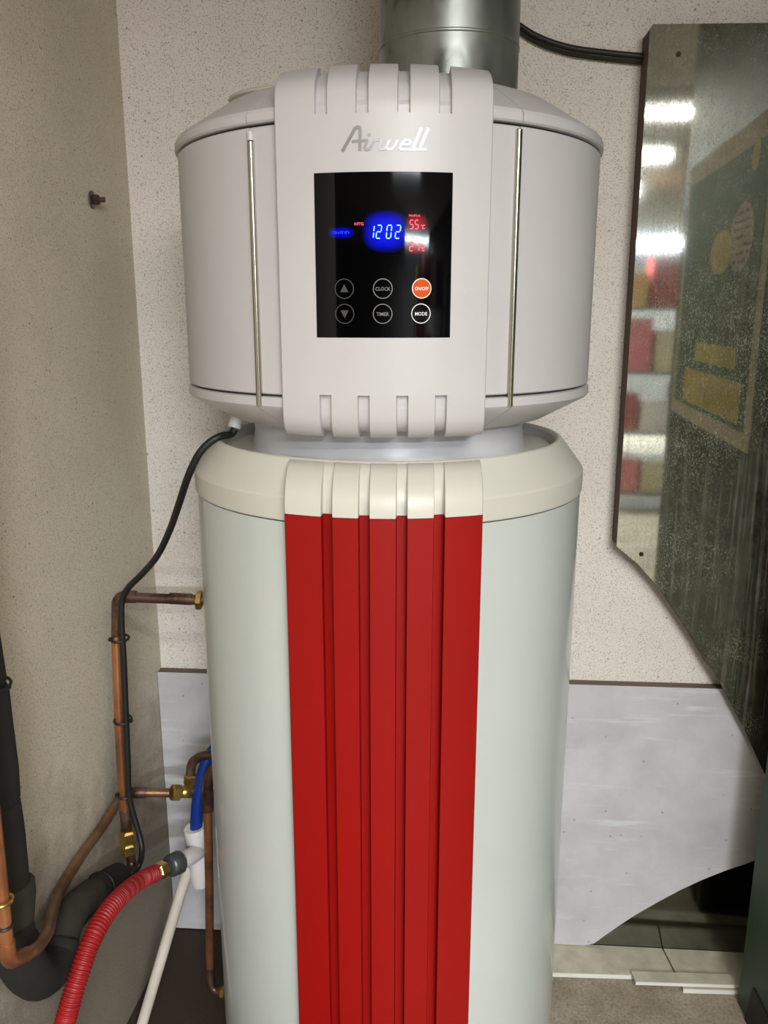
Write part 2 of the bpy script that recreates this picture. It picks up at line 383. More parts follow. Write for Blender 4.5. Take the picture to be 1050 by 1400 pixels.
# fluted fascias: a grid over arc and profile, pressed in at the flutes
FW = .1235
GC = (-.069, -.023, .023, .069); GW = .0066
def fascia(name, prof, m, depth, dfun, parent=heater, thick=.012, gw=GW, fw=FW, jo=.004):
    # prof: list of (rho, z, pressfactor)
    us = [-fw, -fw+.0012]
    for g in GC: us += [g-gw-.0006, g-gw+.0006, g-gw*.33, g+gw*.33, g+gw-.0006, g+gw+.0006]
    us += [fw-.0012, fw]
    full = []
    for i in range(len(us)-1):
        seg = max(1, int((us[i+1]-us[i])/.008)); full += [us[i]+(us[i+1]-us[i])*k/seg for k in range(seg)]
    full.append(us[-1])
    bm = bmesh.new(); rows = []; n = len(prof)
    nrm = []
    for i in range(n):
        a, b = prof[max(i-1, 0)], prof[min(i+1, n-1)]; d = Vector((b[0]-a[0], b[1]-a[1])).normalized(); nrm.append(Vector((-d.y, d.x)) if d.x*0+1 else None)
    for j, (u) in enumerate(full):
        ing = any(abs(u-g) <= gw-.0004 for g in GC); row = []
        edge = .0012 if (abs(u) > fw-.0006) else 0
        for i, p in enumerate(prof):
            d = depth*p[2] if ing else 0
            nv = nrm[i]
            if nv.x > 0 or (abs(nv.x) < 1e-6): pass
            rho = p[0]-abs(nv.x)*(d+edge); z = p[1]+nv.y*(d+edge)*dfun
            row.append(bm.verts.new(hw(u, -math.sqrt(rho*rho-u*u), Z(z))))
        rows.append(row)
    for j in range(len(rows)-1):
        for i in range(n-1): bm.faces.new((rows[j][i], rows[j][i+1], rows[j+1][i+1], rows[j+1][i]))
    # side returns
    for j in (0, -1):
        u = full[j]; back = [bm.verts.new(hw(u, -math.sqrt((p[0]-thick)**2-u*u), Z(p[1]-(jo if p[1] > prof[n//2][1] else -jo)))) for p in prof]
        for i in range(n-1): bm.faces.new((rows[j][i], rows[j][i+1], back[i+1], back[i]))
    for i in (0, -1):
        back = []
        for j, u in enumerate(full):
            back.append(bm.verts.new(hw(u, -math.sqrt((prof[i][0]-thick)**2-u*u), Z(prof[i][1]-(jo if prof[i][1] > prof[n//2][1] else -jo)))))
        for j in range(len(full)-1): bm.faces.new((rows[j][i], rows[j+1][i], back[j+1], back[j]))
    return obj(name, bm, m, parent, ang=32)
# head fascia profile from bottom to top
hp = [(.245, -.151, 1), (.262, -.1505, 1), (.282, -.147, 1), (.297, -.140, 1), (.306, -.130, 1), (.3095, -.118, 1), (.3105, -.0945, 1), (.3105, -.0935, 0)]
hp += [(.3105, -.09+.02*k, 0) for k in range(0, 15)]
hp += [(.3105, .2155, 0), (.3105, .2165, 1), (.310, .226, 1), (.307, .240, 1), (.300, .2515, 1), (.288, .261, 1), (.270, .2715, 1), (.250, .280, 1)]
hf = fascia('head_fascia', hp, 'head', .0085, 1, thick=.014)
# lower fascia: cream top and red strip
RZ = -.241
cp_ = [(.3200, RZ, 1), (.3200, -.232, 1), (.3180, -.221, .93), (.3125, -.209, .8), (.303, -.199, .62), (.293, -.191, .42), (.283, -.1855, .2), (.270, -.182, .02)]
fascia('fluted_top', cp_, 'cap', .0170, 1, thick=.02, jo=0)['label'] = 'cream moulded top of the red strip'
rp = [(.3194, .055-CAMZ, 1)]+[(.3194, .055-CAMZ+(RZ-.0008-.055+CAMZ)*k/24, 1) for k in range(1, 25)]
fascia('red_strip', rp, 'red', .0170, 1, thick=.02, jo=0)['label'] = 'red fluted front strip with four deep vertical grooves'

# --- things on the curved fascia: x along the arc, z height, built flat then wrapped
RF = .3105
def wrap_mesh(me, r):
    for v in me.vertices:
        x, h, z = v.co.x, v.co.y, v.co.z      # x arc, y = height above surface, z up
        a = x/RF+YAW; rr = r+h
        v.co = (HX+rr*math.sin(a), HY-rr*math.cos(a), Z(z))
def wobj(name, bm, m, r, parent, smooth=False):
    bmesh.ops.recalc_face_normals(bm, faces=bm.faces)
    me = bpy.data.meshes.new('m'); bm.to_mesh(me); bm.free(); wrap_mesh(me, r); return link(name, me, m, parent)
def wslab(bm, x0, z0, x1, z1, h0, h1, nx=12):
    a = []
    for i in range(nx+1):
        x = x0+(x1-x0)*i/nx; a.append([bm.verts.new((x, h, z)) for h, z in ((h0, z0), (h1, z0), (h1, z1), (h0, z1))])
    for i in range(nx):
        for k in range(4): bm.faces.new((a[i][k], a[i][(k+1) % 4], a[i+1][(k+1) % 4], a[i+1][k]))
    bm.faces.new(a[0]); bm.faces.new(a[-1][::-1])
def ribbon(bm, pts, wd, h0, h1, closed=False):
    pts = [Vector((p[0], p[1])) for p in pts]; n = len(pts); L, R = [], []
    for i, p in enumerate(pts):
        a = pts[(i-1) % n] if (closed or i > 0) else p; b = pts[(i+1) % n] if (closed or i < n-1) else p
        d1 = (p-a).normalized() if (p-a).length > 0 else (b-p).normalized(); d2 = (b-p).normalized() if (b-p).length > 0 else d1
        t = (d1+d2).normalized(); nn = Vector((-t.y, t.x)); k = wd/2/max(.5, nn.dot(Vector((-d1.y, d1.x))))
        L.append(p+nn*k); R.append(p-nn*k)
    V = [[bm.verts.new((q.x, h, q.y)) for q, h in ((L[i], h0), (L[i], h1), (R[i], h1), (R[i], h0))] for i in range(n)]
    for i in range(n if closed else n-1):
        A, B = V[i], V[(i+1) % n]
        for k in range(4): bm.faces.new((A[k], A[(k+1) % 4], B[(k+1) % 4], B[k]))
    if not closed: bm.faces.new(V[0]); bm.faces.new(V[-1][::-1])
# display
DX0, DX1, DZ0, DZ1 = -.0785, .0790, -.0262, .1545
bm = bmesh.new(); wslab(bm, DX0, DZ0, DX1, DZ1, -.004, .0008, 20); disp = wobj('display', bm, 'glass', RF, heater); disp.data.shade_smooth(); disp.data.set_sharp_from_angle(angle=.5)
disp['label'] = 'glossy black display glass'
# crop frame of the display: 1050x1250 picture, x 48..992, y 55..1185
cx_ = lambda u: DX0+(u-55)/(983-55)*(DX1-DX0)
cz_ = lambda v: DZ1-(v-55)/(1187-55)*(DZ1-DZ0)
def uvslab(name, x0, z0, x1, z1, h, m):
    me = bpy.data.meshes.new('m'); nx = 8; vs = []; fs = []
    for i in range(nx+1):
        x = x0+(x1-x0)*i/nx; vs += [(x, h, z0), (x, h, z1)]
    for i in range(nx): fs.append((2*i, 2*i+2, 2*i+3, 2*i+1))
    me.from_pydata(vs, [], fs); uv = me.uv_layers.new(name='u')
    for f in me.polygons:
        for li in f.loop_indices:
            v = me.vertices[me.loops[li].vertex_index].co; uv.data[li].uv = ((v.x-x0)/(x1-x0), (v.z-z0)/(z1-z0))
    wrap_mesh(me, RF); me.shade_smooth(); return link(name, me, m, disp)
uvslab('backlight', cx_(375), cz_(600), cx_(700), cz_(305), .0010, 'blueglow')['label'] = 'blue glow behind the clock digits'
uvslab('backlight', cx_(665), cz_(465), cx_(820), cz_(325), .0010, 'redglow')
uvslab('backlight', cx_(665), cz_(610), cx_(820), cz_(478), .0010, 'redglow')
uvslab('backlight', cx_(145), cz_(500), cx_(335), cz_(415), .0010, 'blueglow2')
SEG = {'0': 'abcdef', '1': 'bc', '2': 'abged', '5': 'afgcd', '9': 'abcdfg'}
def digit(bm, ch, u, v, wd, ht, th, sh=.10):
    # u,v: lower left corner in display crop units; shear to the right going up
    def pt(a, b): return (cx_(u+a*wd+sh*b*ht), cz_(v-b*ht))
    s = {'a': ((.1, 1), (.9, 1)), 'g': ((.1, .5), (.9, .5)), 'd': ((.1, 0), (.9, 0)), 'f': ((0, .94), (0, .56)), 'e': ((0, .44), (0, .06)), 'b': ((1, .94), (1, .56)), 'c': ((1, .44), (1, .06))}
    for k in SEG[ch]: ribbon(bm, [pt(*s[k][0]), pt(*s[k][1])], th, .0012, .0015)
for ch, u in (('1', 425), ('2', 474), ('0', 541), ('2', 600)):
    bm = bmesh.new(); digit(bm, ch, u-2, 498, 30, 88, .0011); wobj('digit', bm, 'blueled', RF, disp)
for ch, u, v in (('5', 695, 433), ('5', 729, 433), ('2', 695, 583), ('1', 735, 583)):
    bm = bmesh.new(); digit(bm, ch, u, v, 22, 58, .0010, .06); wobj('digit', bm, 'redled', RF, disp)
for v in (433, 583):
    bm = bmesh.new(); uu = lambda a, b: (cx_(a), cz_(v-b))
    ribbon(bm, [uu(771, 24), uu(776, 24), uu(776, 18)], .0006, .0012, .0015)
    ribbon(bm, [uu(798, 24), uu(784, 24), uu(782, 2), uu(797, 2)], .0007, .0012, .0015); wobj('degree_mark', bm, 'redled', RF, disp)
def text(name, s, u, v, h, m, parent, height=.0012, squash=1.0, r=RF, bold=0.0, extr=.00015):
    cu = bpy.data.curves.new('t', 'FONT'); cu.body = s; cu.size = 1; cu.align_x = 'CENTER'; cu.align_y = 'CENTER'; cu.resolution_u = 2; cu.offset = bold
    o = bpy.data.objects.new('t', cu); C.objects.link(o); bpy.context.view_layer.update()
    me = bpy.data.meshes.new_from_object(o.evaluated_get(bpy.context.evaluated_depsgraph_get())); bpy.data.objects.remove(o)
    ys = [q.co.y for q in me.vertices]; k = h/(max(ys)-min(ys)); my = (max(ys)+min(ys))/2
    b = bmesh.new(); b.from_mesh(me)
    for q in b.verts: q.co = Vector((cx_(u)+q.co.x*k*squash, height, cz_(v)+(q.co.y-my)*k))
    me = bpy.data.meshes.new('m'); b.to_mesh(me); b.free(); wrap_mesh(me, r); return link(name, me, m, parent)
text('lettering', 'HTG', 360, 400, .0032, 'redled', disp, squash=1.15)
# tiny unreadable rows of characters: strokes only
def scribble(name, u0, u1, v, h, m, cnt, seed):
    rr = random.Random(seed); bm = bmesh.new(); st = (u1-u0)/cnt
    for i in range(cnt):
        x = u0+i*st; ribbon(bm, [(cx_(x), cz_(v+h)), (cx_(x), cz_(v-h))], .0003, .0012, .0014)
        yy = v+rr.choice((-h, 0, h)); ribbon(bm, [(cx_(x), cz_(yy)), (cx_(x+st*.65), cz_(yy))], .0003, .0012, .0014)
        if rr.random() < .5: ribbon(bm, [(cx_(x+st*.65), cz_(v+h)), (cx_(x+st*.65), cz_(v-h))], .0003, .0012, .0014)
    wobj(name, bm, m, RF, disp)
scribble('lettering', 178, 302, 457, 9, 'bluedim', 9, 1)
scribble('lettering', 692, 770, 345, 6, 'redled', 8, 2)
scribble('lettering', 702, 728, 496, 5, 'redled', 3, 3)
def circle(u, v, r, n=40): return [(cx_(u)+r*math.cos(2*PI*k/n), cz_(v)+r*math.sin(2*PI*k/n)) for k in range(n)]
def button(u, v, what, mr, fill=None):
    b = bmesh.new(); ribbon(b, circle(u, v, .0108), .0009, .0008, .0013, True); bt = wobj('button', b, mr, RF, disp)
    if fill:
        b = bmesh.new(); vs = [b.verts.new((x, .0011, z)) for x, z in circle(u, v, .0105)]; cc = b.verts.new((cx_(u), .0011, cz_(v)))
        for k in range(40): b.faces.new((vs[k], vs[(k+1) % 40], cc))
        wobj('button_face', b, fill, RF, disp)['label'] = 'orange face of the lit button'
    if what in ('up', 'down'):
        s = 1 if what == 'up' else -1; b = bmesh.new()
        f = [b.verts.new((cx_(u+dx), .0012, cz_(v+s*dy))) for dx, dy in ((-28, 24), (28, 24), (0, -32))]; b.faces.new(f); wobj('arrow', b, mr, RF, disp)
    else:
        text('lettering', what, u, v+2, .0040, 'ringwhite' if what in ('MODE', 'ON/OFF') else 'ring', disp, .0013, .92 if what != 'ON/OFF' else .8, bold=.01)
button(255, 842, 'up', 'ringdim'); button(256, 1018, 'down', 'ringdim')
button(517, 842, 'CLOCK', 'ring'); button(516, 1018, 'TIMER', 'ring')
button(780, 840, 'ON/OFF', 'ringwhite', 'orange'); button(777, 1016, 'MODE', 'ringwhite')
# logo
LS = .0001150
def lg(pts): return [((x-500)*LS+.0018, .1885-(y-200)*LS) for x, y in pts]
bm = bmesh.new()
for pts, wd in (
    ([(92, 308), (215, 108), (240, 94), (262, 98), (266, 125), (262, 305)], 30),
    ([(186, 222), (325, 214)], 24),
    ([(340, 206), (306, 278), (318, 296), (352, 294), (372, 270), (402, 214), (455, 212)], 24),
    ([(480, 206), (447, 276), (458, 296), (500, 294), (520, 270), (548, 212)], 22),
    ([(520, 270), (530, 294), (570, 294), (598, 262), (628, 212)], 22),
    ([(652, 254), (738, 250), (752, 232), (744, 214), (700, 212), (672, 232), (644, 284), (660, 298), (906, 294)], 22),
    ([(852, 100), (776, 282)], 30), ([(922, 100), (840, 282)], 30)):
    ribbon(bm, lg(pts), wd*LS, .0, .0008)
c0 = lg([(352, 165)])[0]; d = [(c0[0]+.0019*math.cos(k*PI/6), c0[1]+.0017*math.sin(k*PI/6)) for k in range(12)]
vs0 = [bm.verts.new((x, 0, z)) for x, z in d]; vs1 = [bm.verts.new((x, .0008, z)) for x, z in d]; bm.faces.new(vs1)
for k in range(12): bm.faces.new((vs0[k], vs0[(k+1) % 12], vs1[(k+1) % 12], vs1[k]))
wobj('logo', bm, 'logo', RF+.0001, heater)['label'] = 'silver slanted Airwell lettering'
# cable gland under the head
g0 = P(320, 585, 1.225)
tube('cable_gland', [hshift(g0, .006, .004, .020), hshift(g0, .002, .002, .008), g0], .0095, 'pvc', heater)
reparent(heater)

# ------------------------------------------------------------------ duct and port cover on top
dx, dy, dr = .0945, 1.325, .101
duct = thing('ventilation_duct', 'round galvanised steel duct rising from the top of the water heater', 'duct', (dx, dy, Z(.28)))
bm = bmesh.new(); z0 = Z(.2795)
prof = [(dr-.002, z0), (dr, z0+.004), (dr, z0+.090), (dr+.0012, z0+.0915), (dr+.0012, z0+.0935), (dr+.0002, z0+.095), (dr+.0002, CEIL), (dr-.003, CEIL), (dr-.003, z0)]
ringsweep(bm, prof, -PI, PI, 72, dx, dy); obj('duct_tube', bm, 'galv', duct, ang=20)
bm = bmesh.new(); sweep(bm, [(dx, dy, z0+.146+.0), (dx, dy, z0+.1461)], .01, 6); bm.free()
reparent(duct)
bm = bmesh.new(); pc = (-.147, 1.415); ringsweep(bm, [(.001, Z(.2825)), (.068, Z(.2825)), (.072, Z(.309)), (.096, Z(.322)), (.097, Z(.325)), (.094, Z(.327)), (.06, Z(.328)), (.001, Z(.328))], -PI, PI, 48, *pc)
tag(obj('port_cover', bm, 'beige'), 'beige flared port cover just showing behind the top left of the water heater', 'cover')

# ------------------------------------------------------------------ sheet on the wall at right
def wallprism(bm, pts, off0, off1):                # picture outline put on the back wall plane, from off0 to off1 in front of it
    q = [PW(x, y, off1) for x, y in pts]; n = Vector((WT, 1, 0)).normalized()
    prism(bm, q, n*((off1-off0)))
sheet_px = [(889, 38), (894, 33), (1400, 27), (1400, 1060), (1062, 1092), (1040, 1047), (1020, 1003), (1003, 970), (985, 935), (965, 900), (945, 868), (925, 838), (900, 803), (873, 772), (843, 747)]
sh = thing('steel_sheet', 'scratched mirror-like steel sheet with slanted lower edge mounted on the back wall', 'metal sheet', tuple(PW(950, 500, .05)))
bm = bmesh.new(); wallprism(bm, sheet_px, .0565, .058); obj('sheet_face', bm, 'sheet', sh, smooth=False)
inner = [(889, 39), (896, 34), (1400, 29), (1400, 915), (972, 915), (945, 868), (925, 838), (901, 804), (874, 773), (844, 747)]
bm = bmesh.new(); wallprism(bm, inner, .001, .0563); obj('backing', bm, 'sheetback', sh, smooth=False)  # brown block between the sheet and the wall
for x, y in ((928, 74), (877, 758)):
    p = PW(x, y, .0595); bm = bmesh.new(); sweep(bm, [hshift(p, 0, .0012), p], .0045, 14); obj('hole', bm, 'black', sh)
reparent(sh)
# ------------------------------------------------------------------ grey board and glossy sheet at the foot of the wall
bp = [(214, 919), (1120, 946), (1180, 1120), (1060, 1166), (1020, 1181), (990, 1191), (960, 1203), (930, 1217), (900, 1233), (872, 1249), (850, 1263), (830, 1277), (812, 1290), (799, 1301)]
BO = .026
q = [PW(x, y, BO) for x, y in bp]
q.append(Vector((q[-1].x, q[-1].y, .0125))); q.append(Vector((.12, by(.12)-BO, .0125))); q.append(Vector((.11, by(.11)-BO, .004))); q.append(Vector((PW(240, 1277, BO).x, PW(240, 1277, BO).y, .004)))
q[0] = Vector((q[-1].x, q[-1].y, q[0].z))
for k, v in enumerate(q): q[k] = Vector((v.x, v.y, max(.0125 if v.x > .12 else .004, v.z)))
bd = thing('wall_board', 'large scuffed light grey board with curved cut corner standing against the back wall', 'board', (.2, by(.2)-.02, 0))
bm = bmesh.new(); prism(bm, q, Vector((WT, 1, 0)).normalized()*.001); obj('board_face', bm, 'board', bd, smooth=False)
q2 = [v+Vector((WT, 1, 0)).normalized()*.0011 for v in q]
bm = bmesh.new(); prism(bm, q2, Vector((WT, 1, 0)).normalized()*.0048); obj('board_core', bm, 'boardedge', bd, smooth=False)
n_ = Vector((WT, 1, 0)).normalized(); bm = bmesh.new(); zt = q[0].z; qa, qb = q[0]+n_*.007, q[1]+n_*.007
prism(bm, [qa, Vector((qb.x, qb.y, qb.z)), Vector((qb.x, qb.y, qb.z-.03)), qa-Vector((0, 0, .03))], n_*.0175); obj('top_batten', bm, 'boardedge', bd, smooth=False)['label'] = 'brown batten behind the top edge'
reparent(bd)
bm = bmesh.new(); x0, x1 = .40, 1.5
prism(bm, [(x0, by(x0)-.019, .002), (x1, by(x1)-.019, .002), (x1, by(x1)-.019, .50), (x0, by(x0)-.019, .50)], (WT*.003, .003, 0))
tag(obj('glossy_sheet', bm, 'lowsheet', smooth=False), 'dark glossy sheet low on the wall behind the grey board', 'metal sheet')
# planks
def plank(name, pts, z0, z1, lab):
    t = thing(name, lab, 'plank', tuple(PF(*pts[0], z0)), 'loose white planks on the floor')
    q = [PF(x, y, z1) for x, y in pts]
    bm = bmesh.new(); prism(bm, q, (0, 0, -(z1-z0))); obj('board', bm, 'tile', t, smooth=False)
    a, b = q[0], q[1]; d = (b-a).normalized(); n = Vector((d.y, -d.x, 0))
    bm = bmesh.new(); prism(bm, [a, b, b+n*.0015, a+n*.0015], (0, 0, -(z1-z0))); obj('front_edge', bm, 'tileedge', t, smooth=False)['label'] = 'clean white front edge'
    reparent(t)
def wl(px, py, z): return PF(px, py, z)
def strip(name, fl, fr, z0, z1, lab, back=None, sk=.0):
    t = thing(name, lab, 'plank', tuple(PF(*fl, z0)), 'loose white planks on the floor')
    a, b = PF(*fl, z1), PF(*fr, z1)
    if back is None: c, d = Vector((b.x-sk, by(b.x-sk)-.0205, z1)), Vector((a.x-sk, by(a.x-sk)-.0205, z1))
    else:
        n = Vector((WT, 1, 0)).normalized()*back; c, d = b+n+Vector((-sk, 0, 0)), a+n+Vector((-sk, 0, 0))
    bm = bmesh.new(); prism(bm, [a, b, c, d], (0, 0, -(z1-z0))); obj('board', bm, 'tile', t, smooth=False)
    dd = (b-a).normalized(); n = Vector((dd.y, -dd.x, 0))
    bm = bmesh.new(); prism(bm, [a, b, b+n*.0015, a+n*.0015], (0, 0, -(z1-z0))); obj('front_edge', bm, 'tileedge', t, smooth=False)['label'] = 'clean white front edge'
    reparent(t)
strip('floor_plank', (700, 1328), (924, 1335), .001, .011, 'aged white plank along the wall foot, nearest the water heater', None, .004)
strip('floor_plank', (926.5, 1335), (1090, 1340), .001, .011, 'aged white plank along the wall foot, in the corner by the green cabinet', None, .004)
strip('floor_plank', (869, 1342), (1090, 1349), .0125, .020, 'white plank lying on top of the others beside the green cabinet', .030, .003)
strip('floor_plank', (934, 1352), (1090, 1357), .001, .0105, 'short clean white plank sticking out under the top plank', .0125, .0)
# ------------------------------------------------------------------ green cabinet with poster on its side
kx, ky0, ky1, kh = .765, .50, 1.49, 2.28
cab = thing('green_cabinet', 'tall dark green metal cabinet at the right edge', 'cabinet', (kx+.3, (ky0+ky1)/2, 0))
bm = bmesh.new(); box(bm, kx, ky0, .0, kx+.6, ky1, kh, .004); obj('body', bm, 'green', cab)
bm = bmesh.new(); box(bm, kx+.02, ky1+.0005, .03, kx+.58, ky1+.004, kh-.03); obj('back_shade_panel', bm, 'black', cab)  # black colour stands in for the shade on the cabinet's back
for k in range(2):
    bm = bmesh.new(); box(bm, kx+.01+.292*k, ky0-.018, .04, kx+.296+.292*k, ky0-.001, kh-.03, .003); d_ = obj('door', bm, 'green', cab)
    bm = bmesh.new(); hx = kx+.275+.035*k; sweep(bm, roundcorners([(hx, ky0-.017, 1.0), (hx, ky0-.045, 1.0), (hx, ky0-.045, 1.12), (hx, ky0-.017, 1.12)], .01), .005, 8); obj('handle', bm, 'chrome', d_, merge=0)
def side(px, py, e=0): 
    d = ray(px, py); return O+d*((kx-e)/d.x)
bm = bmesh.new(); prism(bm, [side(1031, 1350), side(1062, 1412), side(1015, 1412)], (-.003, 0, 0)); obj('corner_plate', bm, 'black', cab, smooth=False)['label'] = 'black triangular plate low on the side'
reparent(cab)
# poster: on the side facing the heater, seen in the steel sheet
py0, py1, pz0, pz1 = .56, 1.405, 1.155, 1.87
pos = thing('poster', 'green poster with cream border on the side of the green cabinet', 'poster', (kx-.002, (py0+py1)/2, (pz0+pz1)/2))
def flat(name, pts, m, h, lab=None):
    bm = bmesh.new(); prism(bm, [(kx-h, a, b) for a, b in pts], (.0004, 0, 0)); o = obj(name, bm, m, pos, smooth=False)
    if lab: o['label'] = lab
R4 = lambda a0, b0, a1, b1: [(a0, b0), (a1, b0), (a1, b1), (a0, b1)]
flat('border', R4(py0, pz0, py1, pz1), 'cream', .0010)
flat('field', R4(py0+.03, pz0+.04, py1-.05, pz1-.055), 'postergreen', .0015)
pY = lambda t: py0+(py1-py0)*t
pZ = lambda t: pz0+(pz1-pz0)*t
def ell(a, b, ra, rb): return [(a+ra*math.cos(k*PI/12), b+rb*math.sin(k*PI/12)) for k in range(24)]
flat('speech_bubble', ell(1.19, 1.622, .098, .076), 'cream', .0020, 'cream oval with handwritten lines')
flat('yellow_oval', ell(1.02, 1.60, .108, .052), 'yellow', .0024)
flat('yellow_note', R4(.82, 1.325, 1.24, 1.375), 'yellow', .0020)
flat('yellow_note', R4(.72, 1.205, 1.31, 1.30), 'yellow', .0020)
flat('small_oval', ell(1.25, 1.79, .03, .035), 'yellow', .0020)
bm = bmesh.new(); rr = random.Random(4)
for k in range(7):
    z = 1.622+.055-.018*k; wdt = .075*math.sqrt(max(.1, 1-((k-3)/4.2)**2)); y = 1.19-wdt
    while y < 1.19+wdt:
        y2 = y+rr.uniform(.008, .016); prism(bm, [(kx-.0026, y, z+rr.uniform(-.005, .005)), (kx-.0026, y2, z+rr.uniform(-.005, .005)), (kx-.0026, y2, z-.0028), (kx-.0026, y, z-.0028)], (.0002, 0, 0)); y = y2+.005
obj('handwriting', bm, 'ink', pos, smooth=False, merge=0)
reparent(pos)

# ------------------------------------------------------------------ cables on the back wall
bm_pts = [(640, -8), (704, 31), (735, 50), (775, 64), (820, 71), (880, 77), (930, 80)]
tag(tube('wall_cable', smoothpath([PW(x, y, .012) for x, y in bm_pts]), .0052, 'rubber', n=10), 'thick black cable sagging along the top of the back wall', 'cable')
tag(tube('wall_cable', smoothpath([PW(x, y+9, .008) for x, y in bm_pts]), .0036, 'foam2', n=10), 'thinner grey cable just under the black wall cable', 'cable')

# ------------------------------------------------------------------ pipework on the left
pr = .0092
# hot outlet pipe: heater nut - horizontal - elbow - vertical - union - elbow into insulation
Y0 = 1.405
e0 = P(160, 816, Y0)
hp_ = thing('copper_pipe', 'copper pipe rising along the corner and bending into the heater side', 'pipe', tuple(e0))
hn = P(271, 820, Y0); he = P(290, 821, Y0)
v1 = P(163, 985, 1.40); v2 = P(173, 1143, 1.395)
tube('pipe_run', roundcorners([he, e0, P(159, 870, Y0)], .022), pr, 'copperdark', hp_)
bm = bmesh.new(); sweep(bm, roundcorners([P(186, 816, Y0), P(161.5, 816, Y0), P(161, 845, Y0)], .020), pr+.0022, 14); obj('elbow', bm, 'copperdark', hp_, merge=0, ang=50)
bm = bmesh.new(); sweep(bm, [P(232, 818, Y0), P(262, 819.5, Y0)], pr+.0014, 14); obj('sleeve', bm, 'copperdark', hp_, merge=0)
tube('pipe_run', [P(159, 869, Y0), v1, P(168, 1082, 1.397), P(171, 1108, 1.396)], pr, 'copper', hp_)['label'] = 'bright orange copper length'
tube('pipe_run', [P(171, 1107, 1.396), P(174, 1138, 1.395)], pr+.0015, 'copperdark', hp_)
nut('nut', P(268, 820, Y0), P(277, 820.5, Y0), .0175, 'brass', hp_)
nut('union_nut', P(174, 1134, 1.395), P(174.5, 1152, 1.395), .017, 'brass', hp_)
nut('union_nut', P(174.5, 1152, 1.395), P(175, 1167, 1.395), .0165, 'brass', hp_)
tube('pipe_run', smoothpath([P(177, 1164, 1.395), P(180, 1180, 1.392), PL(176, 1194, .06), PL(160, 1201, .0575), PL(145, 1209, .051)]), pr, 'copperdark', hp_)
reparent(hp_)
# insulation on the branch and the riser
br = [PL(163, 1199, .058), PL(150, 1206, .052), PL(125, 1222, .045), PL(104, 1240, .045), PL(92, 1262, .047), PL(84, 1290, .05), PL(72, 1318, .052), PL(50, 1332, .052), PL(38, 1326, .05)]
ins = thing('insulated_pipe', 'thick black foam insulated pipe curving up the left wall', 'pipe', tuple(PL(60, 1320, .05)))
bs = smoothpath(br, 6)
k1 = 12
tube('insulation', [bs[0].lerp(bs[1], -.2)]+bs[:k1], [.021]+[.0265]*(k1-1)+[.025], 'foam', ins, 18)
tube('insulation', bs[k1-1:36], [.024]+[.0262]*(36-k1-1)+[.0235], 'foam2', ins, 18)['label'] = 'scuffed greyish foam length with a bend'
yy = 1.10
bend = smoothpath([PL(86, 1284, .05), PL(77, 1314, .052), PL(54, 1336, .055), PL(31, 1318, .055), PL(20, 1285, .05)], 6)
tube('insulation', bend, [.027]+[.0325]*(len(bend)-2)+[.031], 'foam', ins, 18)
def seg(a, b, r0, r1, m='foam', lab=None):
    p = [Vector(a).lerp(Vector(b), t) for t in (0, .04, .3, .7, .96, 1)]
    o = tube('insulation', p, [r0*.86, r0*.97, r0, r1, r1*.97, r1*.86], m, ins, 20)
    if lab: o['label'] = lab
RO = .045
seg(PL(19, 1296, RO), PL(12, 1246, RO), .0320, .0315)
seg(PL(13, 1262, RO), PL(12, 1205, RO), .0345, .0365, 'foam2', 'loose collar of foam around the riser')
seg(PL(9, 1212, RO), PL(-6, 1097, RO), .0325, .0335)
seg(PL(-6, 1099, RO), PL(-21, 938, RO), .0340, .0315)
seg(PL(-21, 937, RO), PL(-42, 835, RO), .0300, .0315)
seg(PL(-41, 836, RO), PL(-96, 300, RO), .0290, .0300)
reparent(ins)
# second copper pipe: valve - horizontal - diagonal - bend - riser at the left edge
c2 = [P(232, 1084, 1.47), P(196, 1083.5, 1.465), P(172, 1084, 1.462), PL(158, 1102, .022), PL(136, 1136, .018), PL(110, 1172, .018), PL(82, 1218, .024), PL(71, 1250, .055), PL(64, 1276, .088), PL(50, 1296, .098), PL(34, 1306, .098)]
sp = thing('copper_pipe', 'dull brown copper pipe running diagonally down the left wall in front of the foam', 'pipe', tuple(c2[4]))
tube('pipe_run', smoothpath(c2, 6), pr, 'copperdull', sp)
tube('pipe_run', [P(200, 1083.5, 1.4655), P(182, 1083.5, 1.4635)], pr+.0018, 'copperdark', sp)
tube('elbow', roundcorners([PL(36, 1305, .098), PL(12, 1315, .098), PL(9, 1288, .098)], .014), pr+.0016, 'copper', sp)
tube('pipe_run', [PL(9, 1290, .098), PL(-3, 1170, .098), PL(-12, 1090, .098), PL(-64, 640, .098)], pr, 'copper', sp)
bm = bmesh.new(); c_ = PL(3, 1231, .098); n_ = 20
sweep(bm, [c_+Vector((math.cos(k*2*PI/n_)*.0125, math.sin(k*2*PI/n_)*.0125, 0)) for k in range(n_+1)], .0028, 8, False); obj('pipe_clamp', bm, 'brass', sp, merge=0)['label'] = 'shiny ring clamp around the riser'
reparent(sp)
